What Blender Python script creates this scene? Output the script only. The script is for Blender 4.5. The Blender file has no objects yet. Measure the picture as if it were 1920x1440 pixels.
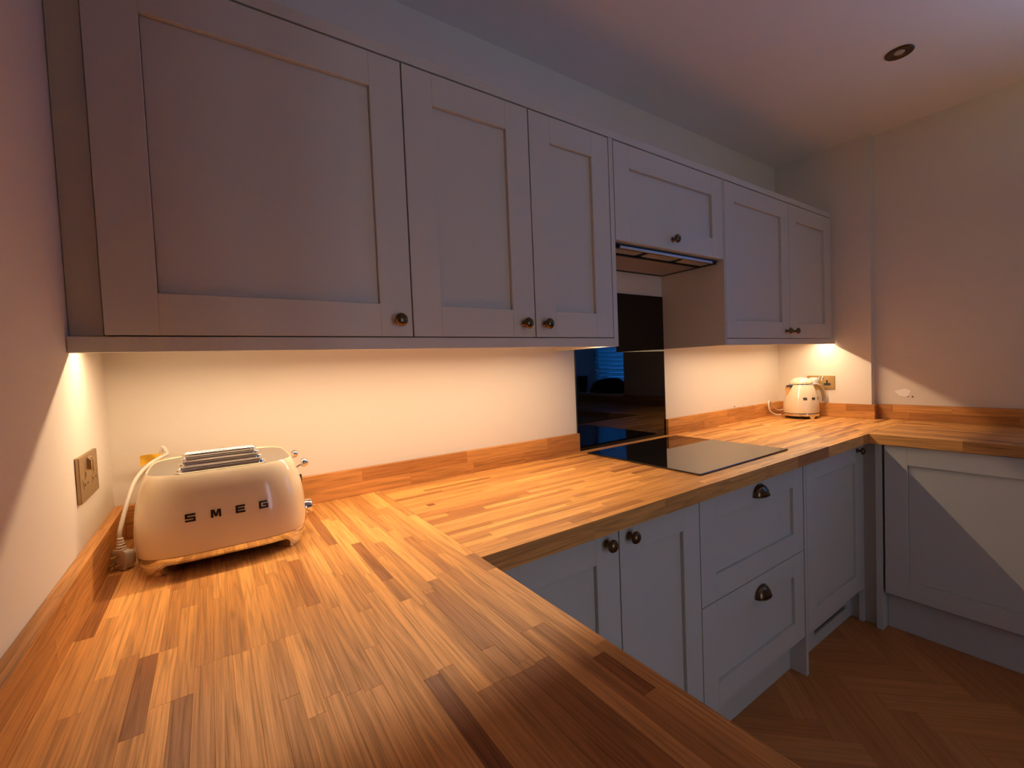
import bpy, bmesh, math, random
from mathutils import Vector, Matrix
random.seed(7)
sc = bpy.context.scene
C = sc.collection

# ------------------------------------------------------------------ camera
cam_d = bpy.data.cameras.new('camera'); cam_d.sensor_width = 36; cam_d.lens = 15.583
cam_d.clip_start = 0.01
cam = bpy.data.objects.new('camera', cam_d); C.objects.link(cam); sc.camera = cam
_F = Vector((0.56184101, 0.82636509, -0.03814987)); _R = Vector((0.82535272, -0.56307692, -0.04168047))
_U = Vector((0.05592459, 0.00806931, 0.99840239))
M = Matrix((_R, _U, -_F)).transposed().to_4x4(); M.translation = Vector((0.2043, -1.4029, 1.2778))
cam.matrix_world = M

# ------------------------------------------------------------------ light and exposure
sc.view_settings.view_transform = 'Standard'; sc.view_settings.look = 'None'
sc.view_settings.gamma = 1.0; sc.view_settings.use_curve_mapping = False
sc.view_settings.exposure = 0.0
sc.cycles.max_bounces = 10; sc.cycles.diffuse_bounces = 6; sc.cycles.glossy_bounces = 5
sc.cycles.use_denoising = True
sc.cycles.sample_clamp_indirect = 6.0
w = bpy.data.worlds.new('dusk_sky'); sc.world = w; w.use_nodes = True
w.node_tree.nodes['Background'].inputs[0].default_value = (0.10, 0.32, 1.0, 1)   # deep blue dusk
w.node_tree.nodes['Background'].inputs[1].default_value = 2.0

LED_COL = (1.0, 0.715, 0.45)
def area_light(name, loc, sx, sy, power, col, rot=(0, 0, 0)):
    l = bpy.data.lights.new(name, 'AREA'); l.shape = 'RECTANGLE'; l.size = sx; l.size_y = sy
    l.energy = power; l.color = col
    o = bpy.data.objects.new(name, l); o.location = loc; o.rotation_euler = rot; C.objects.link(o); return o
area_light('led_light', (0.70, -0.264, 1.3625), 1.34, 0.005, 6.7, LED_COL, (math.radians(-9), 0, 0))
area_light('led_light', (2.665, -0.264, 1.3625), 1.13, 0.005, 5.8, LED_COL, (math.radians(-9), 0, 0))
# dusk daylight falling on the window from outside
area_light('dusk_window_light', (4.05, -1.69, 1.75), 1.3, 1.7, 128, (0.008, 0.25, 0.95), (0, math.radians(90), 0))

area_light('dusk_garden_light', (1.12, -3.75, 1.15), 0.8, 1.9, 11.0, (0.91, 0.94, 0.72), (math.radians(90), 0, 0))
LAMP_W, LAMP_COL = 12.5, (0.95, 0.95, 0.66)     # pendant uplighter beyond the frame (its builder is at the end)

# ------------------------------------------------------------------ fitted dimensions
ZT, TH, UT, UH = 0.9058, 0.044, 0.0194, 0.0795
W1, D1, W2 = 0.6257, 0.6487, 2.6741
X3, X4, D3, ZC = 3.2486, 3.3033, 0.4886, 2.4716
CD = -0.3242          # wall-cabinet door face
PB, DB, DT, HB = 1.3352, 1.3655, 2.0526, 1.7066
BD = -0.6167          # base-cabinet door face
YF = -3.4             # opposite wall

# ------------------------------------------------------------------ materials
def newmat(name):
    m = bpy.data.materials.new(name); m.use_nodes = True
    nt = m.node_tree; return m, nt, nt.nodes['Principled BSDF']
def bump(nt, b, scale, strength, dist=0.001, coord='Object', detail=4):
    tc = nt.nodes.new('ShaderNodeTexCoord'); n = nt.nodes.new('ShaderNodeTexNoise')
    n.inputs['Scale'].default_value = scale; n.inputs['Detail'].default_value = detail
    nt.links.new(tc.outputs[coord], n.inputs['Vector'])
    bp = nt.nodes.new('ShaderNodeBump'); bp.inputs['Strength'].default_value = strength
    bp.inputs['Distance'].default_value = dist
    nt.links.new(n.outputs['Fac'], bp.inputs['Height']); nt.links.new(bp.outputs['Normal'], b.inputs['Normal'])
    return n
def plain(name, col, rough=0.5, metal=0.0, bmp=None, spec=0.5, var=0.0, coat=0.0):
    m, nt, b = newmat(name)
    b.inputs['Base Color'].default_value = (*col, 1); b.inputs['Roughness'].default_value = rough
    b.inputs['Metallic'].default_value = metal; b.inputs['Specular IOR Level'].default_value = spec
    if coat: b.inputs['Coat Weight'].default_value = coat; b.inputs['Coat Roughness'].default_value = 0.03
    n = None
    if bmp: n = bump(nt, b, *bmp)
    if var:
        if n is None:
            tc = nt.nodes.new('ShaderNodeTexCoord'); n = nt.nodes.new('ShaderNodeTexNoise')
            n.inputs['Scale'].default_value = 6; nt.links.new(tc.outputs['Object'], n.inputs['Vector'])
        mx = nt.nodes.new('ShaderNodeMix'); mx.data_type = 'RGBA'
        mx.inputs[6].default_value = (*[c * (1 - var) for c in col], 1); mx.inputs[7].default_value = (*[min(1, c * (1 + var)) for c in col], 1)
        nt.links.new(n.outputs['Fac'], mx.inputs[0]); nt.links.new(mx.outputs[2], b.inputs['Base Color'])
    return m
MT = {}
MT['wall'] = plain('wall_paint', (0.75, 0.68, 0.58), 0.62, bmp=(140, 0.12, 0.0006), spec=0.3, var=0.015)
MT['ceil'] = plain('ceiling_paint', (0.86, 0.82, 0.78), 0.8, bmp=(120, 0.1, 0.0005), spec=0.2, var=0.01)
MT['cab'] = plain('cabinet_paint', (0.59, 0.57, 0.50), 0.42, bmp=(260, 0.06, 0.0003), spec=0.4, var=0.015)
MT['cabin'] = plain('cabinet_carcass_board', (0.46, 0.40, 0.33), 0.5, bmp=(200, 0.05, 0.0003), var=0.02)
MT['bronze'] = plain('aged_brass', (0.155, 0.10, 0.055), 0.27, 1.0, bmp=(60, 0.10, 0.0004), var=0.25)
MT['chrome'] = plain('polished_chrome', (0.82, 0.82, 0.80), 0.06, 1.0, bmp=(40, 0.01, 0.0002))
MT['steel'] = plain('brushed_steel', (0.55, 0.52, 0.47), 0.38, 1.0, bmp=(300, 0.08, 0.0002), var=0.05)
MT['brass'] = plain('brushed_brass', (0.60, 0.42, 0.20), 0.36, 1.0, bmp=(300, 0.08, 0.0002), var=0.06)
MT['brass2'] = plain('dull_brass', (0.46, 0.33, 0.18), 0.42, 1.0, bmp=(300, 0.08, 0.0002), var=0.08)
MT['cream'] = plain('cream_enamel', (0.82, 0.70, 0.49), 0.16, coat=0.6, bmp=(30, 0.01, 0.0003), var=0.01)
MT['black'] = plain('black_plastic', (0.012, 0.011, 0.010), 0.45, bmp=(200, 0.1, 0.0002), var=0.2)
MT['white'] = plain('white_plastic', (0.72, 0.66, 0.58), 0.4, bmp=(150, 0.04, 0.0002), var=0.02)
MT['letter'] = plain('dark_chrome_lettering', (0.045, 0.03, 0.025), 0.25, 0.7, bmp=(90, 0.02, 0.0002))
MT['glass_black'] = plain('black_glass', (0.001, 0.001, 0.0012), 0.012, spec=0.44, bmp=(8, 0.002, 0.0002))
MT['hob'] = plain('ceramic_hob_glass', (0.006, 0.006, 0.006), 0.03, spec=0.85, bmp=(10, 0.002, 0.0002))
MT['filter'] = plain('hood_filter', (0.42, 0.36, 0.32), 0.5, 0.3, bmp=(500, 0.3, 0.0004), var=0.04)
MT['lens'] = plain('frosted_lens', (0.45, 0.42, 0.36), 0.25, bmp=(60, 0.05, 0.0003))
MT['tag'] = plain('yellow_label', (0.75, 0.42, 0.03), 0.6, bmp=(70, 0.3, 0.001), var=0.1)
MT['blind'] = None
MT['cloth'] = plain('dark_cloth', (0.012, 0.012, 0.014), 0.95, bmp=(90, 0.5, 0.003), spec=0.1, var=0.3)
MT['patch'] = plain('painted_gleam', (0.93, 0.90, 0.85), 0.35, bmp=(160, 0.2, 0.0006), var=0.03)  # pale colour for the gleam painted on the right wall
MT['frame'] = plain('window_paint', (0.78, 0.78, 0.76), 0.4, bmp=(120, 0.05, 0.0003))
# thin slats that let a little daylight through
m, nt, b = newmat('blind_slat'); b.inputs['Base Color'].default_value = (0.75, 0.74, 0.72, 1); b.inputs['Roughness'].default_value = 0.5
bump(nt, b, 80, 0.05, 0.0003)
tr = nt.nodes.new('ShaderNodeBsdfTranslucent'); tr.inputs[0].default_value = (0.85, 0.86, 0.88, 1)
ms = nt.nodes.new('ShaderNodeMixShader'); ms.inputs[0].default_value = 0.62
nt.links.new(b.outputs[0], ms.inputs[1]); nt.links.new(tr.outputs[0], ms.inputs[2])
nt.links.new(ms.outputs[0], nt.nodes['Material Output'].inputs[0]); MT['blind'] = m
# window glass
m, nt, b = newmat('window_glass'); b.inputs['Base Color'].default_value = (0.9, 0.95, 1, 1); b.inputs['Roughness'].default_value = 0.0
b.inputs['Transmission Weight'].default_value = 1.0; b.inputs['IOR'].default_value = 1.45
tp = nt.nodes.new('ShaderNodeBsdfTransparent'); ms = nt.nodes.new('ShaderNodeMixShader'); gl = nt.nodes.new('ShaderNodeBsdfGlossy')
gl.inputs['Roughness'].default_value = 0.0
fr = nt.nodes.new('ShaderNodeFresnel'); fr.inputs[0].default_value = 1.45
nt.links.new(fr.outputs[0], ms.inputs[0]); nt.links.new(tp.outputs[0], ms.inputs[1]); nt.links.new(gl.outputs[0], ms.inputs[2])
nt.links.new(ms.outputs[0], nt.nodes['Material Output'].inputs[0]); MT['pane'] = m
# led diffuser
m, nt, b = newmat('led_diffuser'); b.inputs['Base Color'].default_value = (0.9, 0.85, 0.75, 1)
b.inputs['Emission Color'].default_value = (*LED_COL, 1); b.inputs['Emission Strength'].default_value = 6.0; MT['led'] = m

def wood(name, lo, hi, grain=0.35, rough=0.38, coat=0.0, scale=1.0):
    """stave timber: length runs along the object's own X; tone from the object's colour, figure shifted per piece"""
    m, nt, b = newmat(name); N = nt.nodes; L = nt.links
    oi = N.new('ShaderNodeObjectInfo'); tc = N.new('ShaderNodeTexCoord')
    off = N.new('ShaderNodeVectorMath'); off.operation = 'SCALE'
    cmb = N.new('ShaderNodeCombineXYZ'); L.new(oi.outputs['Random'], cmb.inputs[0])
    mul = N.new('ShaderNodeMath'); mul.operation = 'MULTIPLY'; mul.inputs[1].default_value = 7.31
    L.new(oi.outputs['Random'], mul.inputs[0]); L.new(mul.outputs[0], cmb.inputs[1])
    mul2 = N.new('ShaderNodeMath'); mul2.operation = 'MULTIPLY'; mul2.inputs[1].default_value = 3.77
    L.new(oi.outputs['Random'], mul2.inputs[0]); L.new(mul2.outputs[0], cmb.inputs[2])
    L.new(cmb.outputs[0], off.inputs[0]); off.inputs['Scale'].default_value = 9.0
    add = N.new('ShaderNodeVectorMath'); add.operation = 'ADD'
    L.new(tc.outputs['Object'], add.inputs[0]); L.new(off.outputs[0], add.inputs[1])
    def noise(sx, sy, sz, detail, rough_, dist=0.0):
        mp = N.new('ShaderNodeMapping'); mp.inputs['Scale'].default_value = (sx * scale, sy * scale, sz * scale)
        L.new(add.outputs[0], mp.inputs[0]); n = N.new('ShaderNodeTexNoise'); n.inputs['Scale'].default_value = 1
        n.inputs['Detail'].default_value = detail; n.inputs['Roughness'].default_value = rough_
        n.inputs['Distortion'].default_value = dist
        L.new(mp.outputs[0], n.inputs['Vector']); return n
    fine = noise(8, 520, 520, 3, 0.65)           # pores and fibres
    # growth rings: bands of a warped coordinate -> cathedral figure
    warp = noise(2.2, 46, 46, 2, 0.45, 0.25)
    mr = N.new('ShaderNodeMath'); mr.operation = 'MULTIPLY'; mr.inputs[1].default_value = 38.0
    L.new(warp.outputs['Fac'], mr.inputs[0])
    sn = N.new('ShaderNodeMath'); sn.operation = 'SINE'; L.new(mr.outputs[0], sn.inputs[0])
    r01 = N.new('ShaderNodeMapRange'); r01.inputs[1].default_value = -1; r01.inputs[2].default_value = 1
    L.new(sn.outputs[0], r01.inputs[0])
    pw = N.new('ShaderNodeMath'); pw.operation = 'POWER'; pw.inputs[1].default_value = 2.2; L.new(r01.outputs[0], pw.inputs[0])
    broad = noise(5, 30, 30, 2, 0.5)
    a1 = N.new('ShaderNodeMath'); a1.operation = 'MULTIPLY_ADD'; a1.inputs[1].default_value = 0.33; L.new(pw.outputs[0], a1.inputs[0])
    fr2 = N.new('ShaderNodeMapRange'); fr2.inputs[1].default_value = 0.42; fr2.inputs[2].default_value = 0.72; L.new(fine.outputs['Fac'], fr2.inputs[0])
    a0 = N.new('ShaderNodeMath'); a0.operation = 'MULTIPLY'; a0.inputs[1].default_value = 0.62; L.new(fr2.outputs[0], a0.inputs[0])
    L.new(a0.outputs[0], a1.inputs[2])
    a2 = N.new('ShaderNodeMath'); a2.operation = 'MULTIPLY_ADD'; a2.inputs[1].default_value = 0.30; L.new(broad.outputs['Fac'], a2.inputs[0])
    L.new(a1.outputs[0], a2.inputs[2])
    dk = N.new('ShaderNodeMapRange'); dk.inputs[1].default_value = 0.0; dk.inputs[2].default_value = 1.0
    dk.inputs[3].default_value = 1.0 + grain * 0.45; dk.inputs[4].default_value = 1.0 - grain; L.new(a2.outputs[0], dk.inputs[0])
    ramp = N.new('ShaderNodeMix'); ramp.data_type = 'RGBA'; ramp.inputs[6].default_value = (*lo, 1); ramp.inputs[7].default_value = (*hi, 1)
    sep = N.new('ShaderNodeSeparateColor'); L.new(oi.outputs['Color'], sep.inputs[0]); L.new(sep.outputs[0], ramp.inputs[0])
    vm = N.new('ShaderNodeVectorMath'); vm.operation = 'SCALE'; L.new(ramp.outputs[2], vm.inputs[0]); L.new(dk.outputs[0], vm.inputs['Scale'])
    L.new(vm.outputs[0], b.inputs['Base Color'])
    rr = N.new('ShaderNodeMapRange'); rr.inputs[3].default_value = rough - 0.06; rr.inputs[4].default_value = rough + 0.12
    L.new(a2.outputs[0], rr.inputs[0]); L.new(rr.outputs[0], b.inputs['Roughness'])
    bp = N.new('ShaderNodeBump'); bp.inputs['Strength'].default_value = 0.25; bp.inputs['Distance'].default_value = 0.0006
    bp.invert = True; L.new(a2.outputs[0], bp.inputs['Height']); L.new(bp.outputs[0], b.inputs['Normal'])
    b.inputs['Specular IOR Level'].default_value = 0.32
    if coat: b.inputs['Coat Weight'].default_value = coat; b.inputs['Coat Roughness'].default_value = 0.2
    return m
MT['oak'] = wood('oiled_oak', (0.26, 0.074, 0.016), (0.97, 0.48, 0.135), 0.46, 0.42)
MT['floorwood'] = wood('herringbone_oak', (0.50, 0.185, 0.052), (0.62, 0.245, 0.072), 0.25, 0.42, scale=0.5)
MT['floorbase'] = plain('floor_bed', (0.42, 0.165, 0.050), 0.8, bmp=(30, 0.1, 0.001))

# ------------------------------------------------------------------ helpers
def link(name, me, mat=None, parent=None):
    o = bpy.data.objects.new(name, me); C.objects.link(o)
    if mat is not None: me.materials.append(MT[mat] if isinstance(mat, str) else mat)
    if parent is not None: o.parent = parent
    return o
def from_bm(name, bm, mat=None, parent=None, smooth=False, loc=None):
    me = bpy.data.meshes.new(name); bmesh.ops.recalc_face_normals(bm, faces=bm.faces[:])
    bm.to_mesh(me); bm.free()
    if smooth:
        for p in me.polygons: p.use_smooth = True
        try: me.set_sharp_from_angle(angle=math.radians(40))
        except Exception: pass
    o = link(name, me, mat, parent)
    if loc is not None: o.location = loc
    return o
def thing(name, label, cat, loc=(0, 0, 0), group=None):
    o = bpy.data.objects.new(name, None); C.objects.link(o); o.location = loc; o.empty_display_size = 0.05
    o['label'] = label; o['category'] = cat
    if group: o['group'] = group
    return o
def tag(o, label, cat, group=None):
    o['label'] = label; o['category'] = cat
    if group: o['group'] = group
    return o
def struct(o): o['kind'] = 'structure'; return o
def add_box(bm, x0, x1, y0, y1, z0, z1, bev=0.0, seg=1):
    b2 = bmesh.new()
    vs = [b2.verts.new((x, y, z)) for x in (x0, x1) for y in (y0, y1) for z in (z0, z1)]
    for f in ((0, 1, 3, 2), (4, 6, 7, 5), (0, 4, 5, 1), (2, 3, 7, 6), (0, 2, 6, 4), (1, 5, 7, 3)):
        b2.faces.new([vs[i] for i in f])
    bmesh.ops.recalc_face_normals(b2, faces=b2.faces[:])
    if bev > 0:
        bmesh.ops.bevel(b2, geom=b2.edges[:], offset=bev, segments=seg, affect='EDGES', profile=0.5)
    me = bpy.data.meshes.new('t'); b2.to_mesh(me); b2.free(); bm.from_mesh(me); bpy.data.meshes.remove(me)
def box(name, x0, x1, y0, y1, z0, z1, mat, parent=None, bev=0.0, seg=1, loc=None):
    bm = bmesh.new(); add_box(bm, x0, x1, y0, y1, z0, z1, bev, seg)
    return from_bm(name, bm, mat, parent, loc=loc)
def boxes(name, lst, mat, parent=None, bev=0.0):
    bm = bmesh.new()
    for l in lst: add_box(bm, *l, bev)
    return from_bm(name, bm, mat, parent)
def add_lathe(bm, prof, n=32, axis='z', org=(0, 0, 0), cap=True):
    """prof: list of (radius, height)"""
    rings = []
    for r, h in prof:
        ring = []
        for i in range(n):
            a = 2 * math.pi * i / n; c, s = r * math.cos(a), r * math.sin(a)
            p = {'z': (c, s, h), 'y': (c, -h, s), 'x': (h, c, s)}[axis]
            ring.append(bm.verts.new(Vector(p) + Vector(org)))
        rings.append(ring)
    for a, b in zip(rings, rings[1:]):
        for i in range(n):
            j = (i + 1) % n; bm.faces.new((a[i], a[j], b[j], b[i]))
    if cap:
        bm.faces.new(rings[0]); bm.faces.new(list(reversed(rings[-1])))
def catmull(pts, n=8):
    P = [Vector(p) for p in pts]; P = [2 * P[0] - P[1]] + P + [2 * P[-1] - P[-2]]; out = []
    for i in range(1, len(P) - 2):
        for k in range(n):
            t = k / n; a, b, c, d = P[i - 1], P[i], P[i + 1], P[i + 2]
            out.append(0.5 * ((2 * b) + (-a + c) * t + (2 * a - 5 * b + 4 * c - d) * t * t + (-a + 3 * b - 3 * c + d) * t ** 3))
    out.append(P[-2]); return out
def add_tube(bm, pts, rad, n=10, cap=True):
    """rad: number, or function of t in 0..1, or pair (ra, rb) giving an elliptical section"""
    pts = [Vector(p) for p in pts]; rings = []; up = None
    for i, p in enumerate(pts):
        t = (pts[min(i + 1, len(pts) - 1)] - pts[max(i - 1, 0)]).normalized()
        if up is None:
            up = Vector((0, 0, 1)) if abs(t.z) < 0.9 else Vector((1, 0, 0))
        s = t.cross(up).normalized(); up = s.cross(t).normalized()
        r = rad(i / (len(pts) - 1)) if callable(rad) else rad
        ra, rb = r if isinstance(r, (tuple, list)) else (r, r)
        rings.append([bm.verts.new(p + s * (ra * math.cos(2 * math.pi * k / n)) + up * (rb * math.sin(2 * math.pi * k / n))) for k in range(n)])
    for a, b in zip(rings, rings[1:]):
        for k in range(n):
            j = (k + 1) % n; bm.faces.new((a[k], a[j], b[j], b[k]))
    if cap: bm.faces.new(list(reversed(rings[0]))); bm.faces.new(rings[-1])
def sellipse(a, b, n, N):
    out = []
    for i in range(N):
        t = 2 * math.pi * i / N; c, s = math.cos(t), math.sin(t)
        out.append((a * math.copysign(abs(c) ** (2 / n), c), b * math.copysign(abs(s) ** (2 / n), s)))
    return out
def add_rings(bm, rings, cap0=True, cap1=True):
    R = [[bm.verts.new(p) for p in ring] for ring in rings]; n = len(R[0])
    for a, b in zip(R, R[1:]):
        for i in range(n):
            j = (i + 1) % n; bm.faces.new((a[i], a[j], b[j], b[i]))
    if cap0: bm.faces.new(list(reversed(R[0])))
    if cap1: bm.faces.new(R[-1])
def add_sphere(bm, c, r, u=20, v=12):
    bmesh.ops.create_uvsphere(bm, u_segments=u, v_segments=v, radius=r, matrix=Matrix.Translation(c))

# ------------------------------------------------------------------ room shell
T = 0.12
struct(box('wall_back', -T, X4 + 0.4, 0.0, T, -0.1, ZC + 0.1, 'wall'))
struct(box('wall_left', -T, 0.0, YF, 0.0, -0.1, ZC + 0.1, 'wall'))
WY0, WY1, WZ0, WZ1, WX = -2.02, -1.36, 0.985, 2.22, 3.58      # window opening in the right-hand wall
wr = struct(boxes('wall_right', [
    (X3, X4 + 0.4, -D3, 0, -0.1, ZC + 0.1),
    (X4, X4 + 0.4, WY1, -D3, -0.1, ZC + 0.1),
    (X4, X4 + 0.4, YF, WY0, -0.1, ZC + 0.1),
    (X4, X4 + 0.4, WY0, WY1, -0.1, WZ0 - 0.02),
    (X4, X4 + 0.4, WY0, WY1, WZ1, ZC + 0.1)], 'wall'))
GX0, GX1, GZ1 = 0.72, 1.52, 2.08       # glazed garden door in the opposite wall
struct(boxes('wall_front', [(-T, GX0, YF - T, YF, -0.1, ZC + 0.1), (GX1, X4 + 0.4, YF - T, YF, -0.1, ZC + 0.1), (GX0, GX1, YF - T, YF, GZ1, ZC + 0.1), (GX0, GX1, YF - T, YF, -0.1, 0.0)], 'wall'))
struct(box('ceiling', 0.0, X4, YF, 0.0, ZC, ZC + 0.1, 'ceil'))
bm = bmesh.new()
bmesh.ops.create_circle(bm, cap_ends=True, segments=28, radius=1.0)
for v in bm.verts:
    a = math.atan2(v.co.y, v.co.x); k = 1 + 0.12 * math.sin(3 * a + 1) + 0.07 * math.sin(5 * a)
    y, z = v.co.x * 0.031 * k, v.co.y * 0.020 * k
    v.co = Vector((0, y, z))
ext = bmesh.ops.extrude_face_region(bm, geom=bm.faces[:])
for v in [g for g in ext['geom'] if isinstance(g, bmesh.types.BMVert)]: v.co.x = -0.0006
from_bm('gleam_patch', bm, 'patch', wr, loc=(X4 - 0.0003, -0.612, 1.052))  # gleam of light on the wall, put in as a pale patch
for (yy, zz, rr) in ((-0.650, 1.030, 0.004), (-0.632, 1.030, 0.003)):
    bm = bmesh.new(); add_lathe(bm, [(rr, 0), (rr * 0.7, -0.0012)], 12, 'x')
    from_bm('wall_plug_mark', bm, 'bronze', wr, loc=(X4 - 0.0002, yy, zz))
wb = bpy.data.objects['wall_back']
bm = bmesh.new(); add_tube(bm, [(0, 0, 0), (0, -0.005, 0.001), (0.001, -0.008, 0.004)], 0.0028, 8)
from_bm('wall_plug_mark', bm, 'brass', wb, loc=(2.711, -0.0003, 0.994))

# floor: bed plus herringbone blocks where the photo shows them
fl = struct(box('floor', 0.0, X4, YF, 0.0, -0.1, -0.012, 'floorbase'))
Lb, Wb = 0.42, 0.085
bm = bmesh.new(); add_box(bm, -Lb / 2 + .0002, Lb / 2 - .0002, -Wb / 2 + .0002, Wb / 2 - .0002, -0.012, 0.0, 0.0004)
me_plank = bpy.data.meshes.new('plank'); bm.to_mesh(me_plank); bm.free(); me_plank.materials.append(MT['floorwood'])
rot = math.radians(45); cr_, sr_ = math.cos(rot), math.sin(rot)
cnt = 0
rp = random.Random(5)
for k in range(-70, 70):
    for mm in range(-14, 14):
        for kind in (0, 1):
            if kind == 0: cx, cy, th_ = k * Wb + mm * Lb + Lb / 2, k * Wb - mm * Lb + Wb / 2, 0
            else: cx, cy, th_ = k * Wb + mm * Lb + Lb + Wb / 2, k * Wb - mm * Lb + Wb - Lb / 2, math.pi / 2
            X = 1.9 + cx * cr_ - cy * sr_; Y = -1.1 + cx * sr_ + cy * cr_
            if 0.70 < X < 2.95 and -2.05 < Y < -0.33 and cnt < 300:
                o = bpy.data.objects.new('plank', me_plank); C.objects.link(o); o.parent = fl
                o.location = (X, Y, 0); o.rotation_euler = (0, 0, rot + th_)
                t = rp.random(); o.color = (t, t, t, 1); cnt += 1

# ------------------------------------------------------------------ window behind the photographer's right, seen in the splashback
win = struct(thing('window_1', 'white window', 'window')); del win['label']; del win['category']
boxes('window_frame', [(WX + 0.03, WX + 0.08, WY0, WY0 + 0.045, WZ0, WZ1), (WX + 0.03, WX + 0.08, WY1 - 0.045, WY1, WZ0, WZ1),
      (WX + 0.03, WX + 0.08, WY0 + 0.045, WY1 - 0.045, WZ0, WZ0 + 0.05), (WX + 0.03, WX + 0.08, WY0 + 0.045, WY1 - 0.045, WZ1 - 0.045, WZ1),
      (WX + 0.035, WX + 0.075, WY0 + 0.045, WY1 - 0.045, 1.54, 1.58)], 'frame', win, 0.003)
box('pane', WX + 0.054, WX + 0.058, WY0 + 0.045, WY1 - 0.045, WZ0 + 0.05, 1.54, 'pane', win)
box('pane', WX + 0.054, WX + 0.058, WY0 + 0.045, WY1 - 0.045, 1.58, WZ1 - 0.045, 'pane', win)
box('window_sill', X4 - 0.02, WX + 0.029, WY0 + 0.001, WY1 - 0.001, WZ0 - 0.019, WZ0 + 0.003, 'frame', win, 0.003)
dr = struct(thing('door_1', 'x', 'x')); del dr['label']; del dr['category']
gm = (GX0 + GX1) / 2
for (a, b_) in ((GX0 + 0.002, gm - 0.001), (gm + 0.001, GX1 - 0.002)):
    boxes('door_leaf', [(a, a + 0.07, YF - 0.09, YF - 0.04, 0.004, GZ1 - 0.002), (b_ - 0.07, b_, YF - 0.09, YF - 0.04, 0.004, GZ1 - 0.002),
        (a + 0.07, b_ - 0.07, YF - 0.09, YF - 0.04, 0.004, 0.16), (a + 0.07, b_ - 0.07, YF - 0.09, YF - 0.04, GZ1 - 0.09, GZ1 - 0.002)], 'frame', dr, 0.003)
    box('pane', a + 0.07, b_ - 0.07, YF - 0.067, YF - 0.063, 0.16, GZ1 - 0.09, 'pane', dr)
bl = thing('venetian_blind', 'white venetian blind of horizontal slats in the window above the right-hand worktop', 'blind', (WX, (WY0 + WY1) / 2, WZ0))
hw = (WY1 - WY0) / 2 - 0.012
bm = bmesh.new()
prof = [(-0.025, 0), (-0.0125, 0.003), (0, 0.004), (0.0125, 0.003), (0.025, 0)]
tilt = math.radians(52); ct, st_ = math.cos(tilt), math.sin(tilt)
rows = []
for dz in (0.0, -0.0016):
    for (px, pz) in prof:
        pz += dz; x_, z_ = px * ct + pz * st_, -px * st_ + pz * ct
        rows.append([bm.verts.new((x_, y, z_)) for y in (-hw, hw)])
n = len(prof)
for i in range(n - 1):
    bm.faces.new((rows[i][0], rows[i][1], rows[i + 1][1], rows[i + 1][0]))
    bm.faces.new((rows[n + i][0], rows[n + i + 1][0], rows[n + i + 1][1], rows[n + i][1]))
for i, j in ((0, n), (n - 1, 2 * n - 1)): bm.faces.new((rows[i][0], rows[j][0], rows[j][1], rows[i][1]))
for e in (0, 1): bm.faces.new([rows[i][e] for i in range(n)] + [rows[n + i][e] for i in reversed(range(n))])
me_slat = bpy.data.meshes.new('slat'); bmesh.ops.recalc_face_normals(bm, faces=bm.faces[:]); bm.to_mesh(me_slat); bm.free(); me_slat.materials.append(MT['blind'])
zz = 0.045
while zz < WZ1 - WZ0 - 0.06:
    o = bpy.data.objects.new('slat', me_slat); C.objects.link(o); o.parent = bl; o.location = (0, 0, zz); zz += 0.043
box('head_rail', -0.028, 0.028, -hw, hw, WZ1 - WZ0 - 0.05, WZ1 - WZ0 - 0.002, 'frame', bl, 0.003)
box('bottom_rail', -0.025, 0.025, -hw, hw, 0.006, 0.022, 'frame', bl, 0.003)
for yy in (-hw + 0.09, hw - 0.09):
    bm = bmesh.new(); add_tube(bm, [(-0.029, yy, 0.02), (-0.029, yy, WZ1 - WZ0 - 0.05)], 0.0016, 6)
    from_bm('ladder_cord', bm, 'white', bl)
# things on the sill
bm = bmesh.new(); rs = random.Random(3); NU, NV = 40, 14
top = []
for i in range(NV + 1):
    f = i / NV; ring = []
    for j in range(NU):
        a = 2 * math.pi * j / NU; r = math.cos(f * math.pi / 2) ** 0.75
        k = 1 + 0.10 * math.sin(3 * a + 1.3 * f) + 0.06 * math.sin(7 * a + 4 * f) + 0.03 * rs.uniform(-1, 1)
        x_, y_ = 0.095 * r * math.cos(a) * k, 0.22 * r * math.sin(a) * k
        z_ = 0.135 * math.sin(f * math.pi / 2) * (1 + 0.05 * math.sin(5 * a)) + 0.006 * math.sin(9 * a) * f * (1 - f) * 4
        ring.append((x_, y_ + 0.05 * f, max(0, z_)))
    top.append(ring)
add_rings(bm, top)
tag(from_bm('cloth_bundle', bm, 'cloth', None, True, loc=(3.42, -1.66, WZ0 + 0.0045)), 'heap of black cloth lying on the window sill in front of the blind', 'cloth')
pt = thing('plant_pot', 'dark flared pot standing on the far end of the window sill', 'pot', (3.37, -1.962, WZ0 + 0.004))
bm = bmesh.new(); add_lathe(bm, [(0.030, 0), (0.034, 0.01), (0.047, 0.15), (0.050, 0.155), (0.050, 0.168), (0.045, 0.168), (0.043, 0.15), (0.03, 0.02)], 28); from_bm('vessel', bm, 'black', pt, True)
bm = bmesh.new(); add_lathe(bm, [(0.041, 0.135), (0.038, 0.145), (0.02, 0.150)], 20); from_bm('soil', bm, 'cloth', pt, True)

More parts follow.
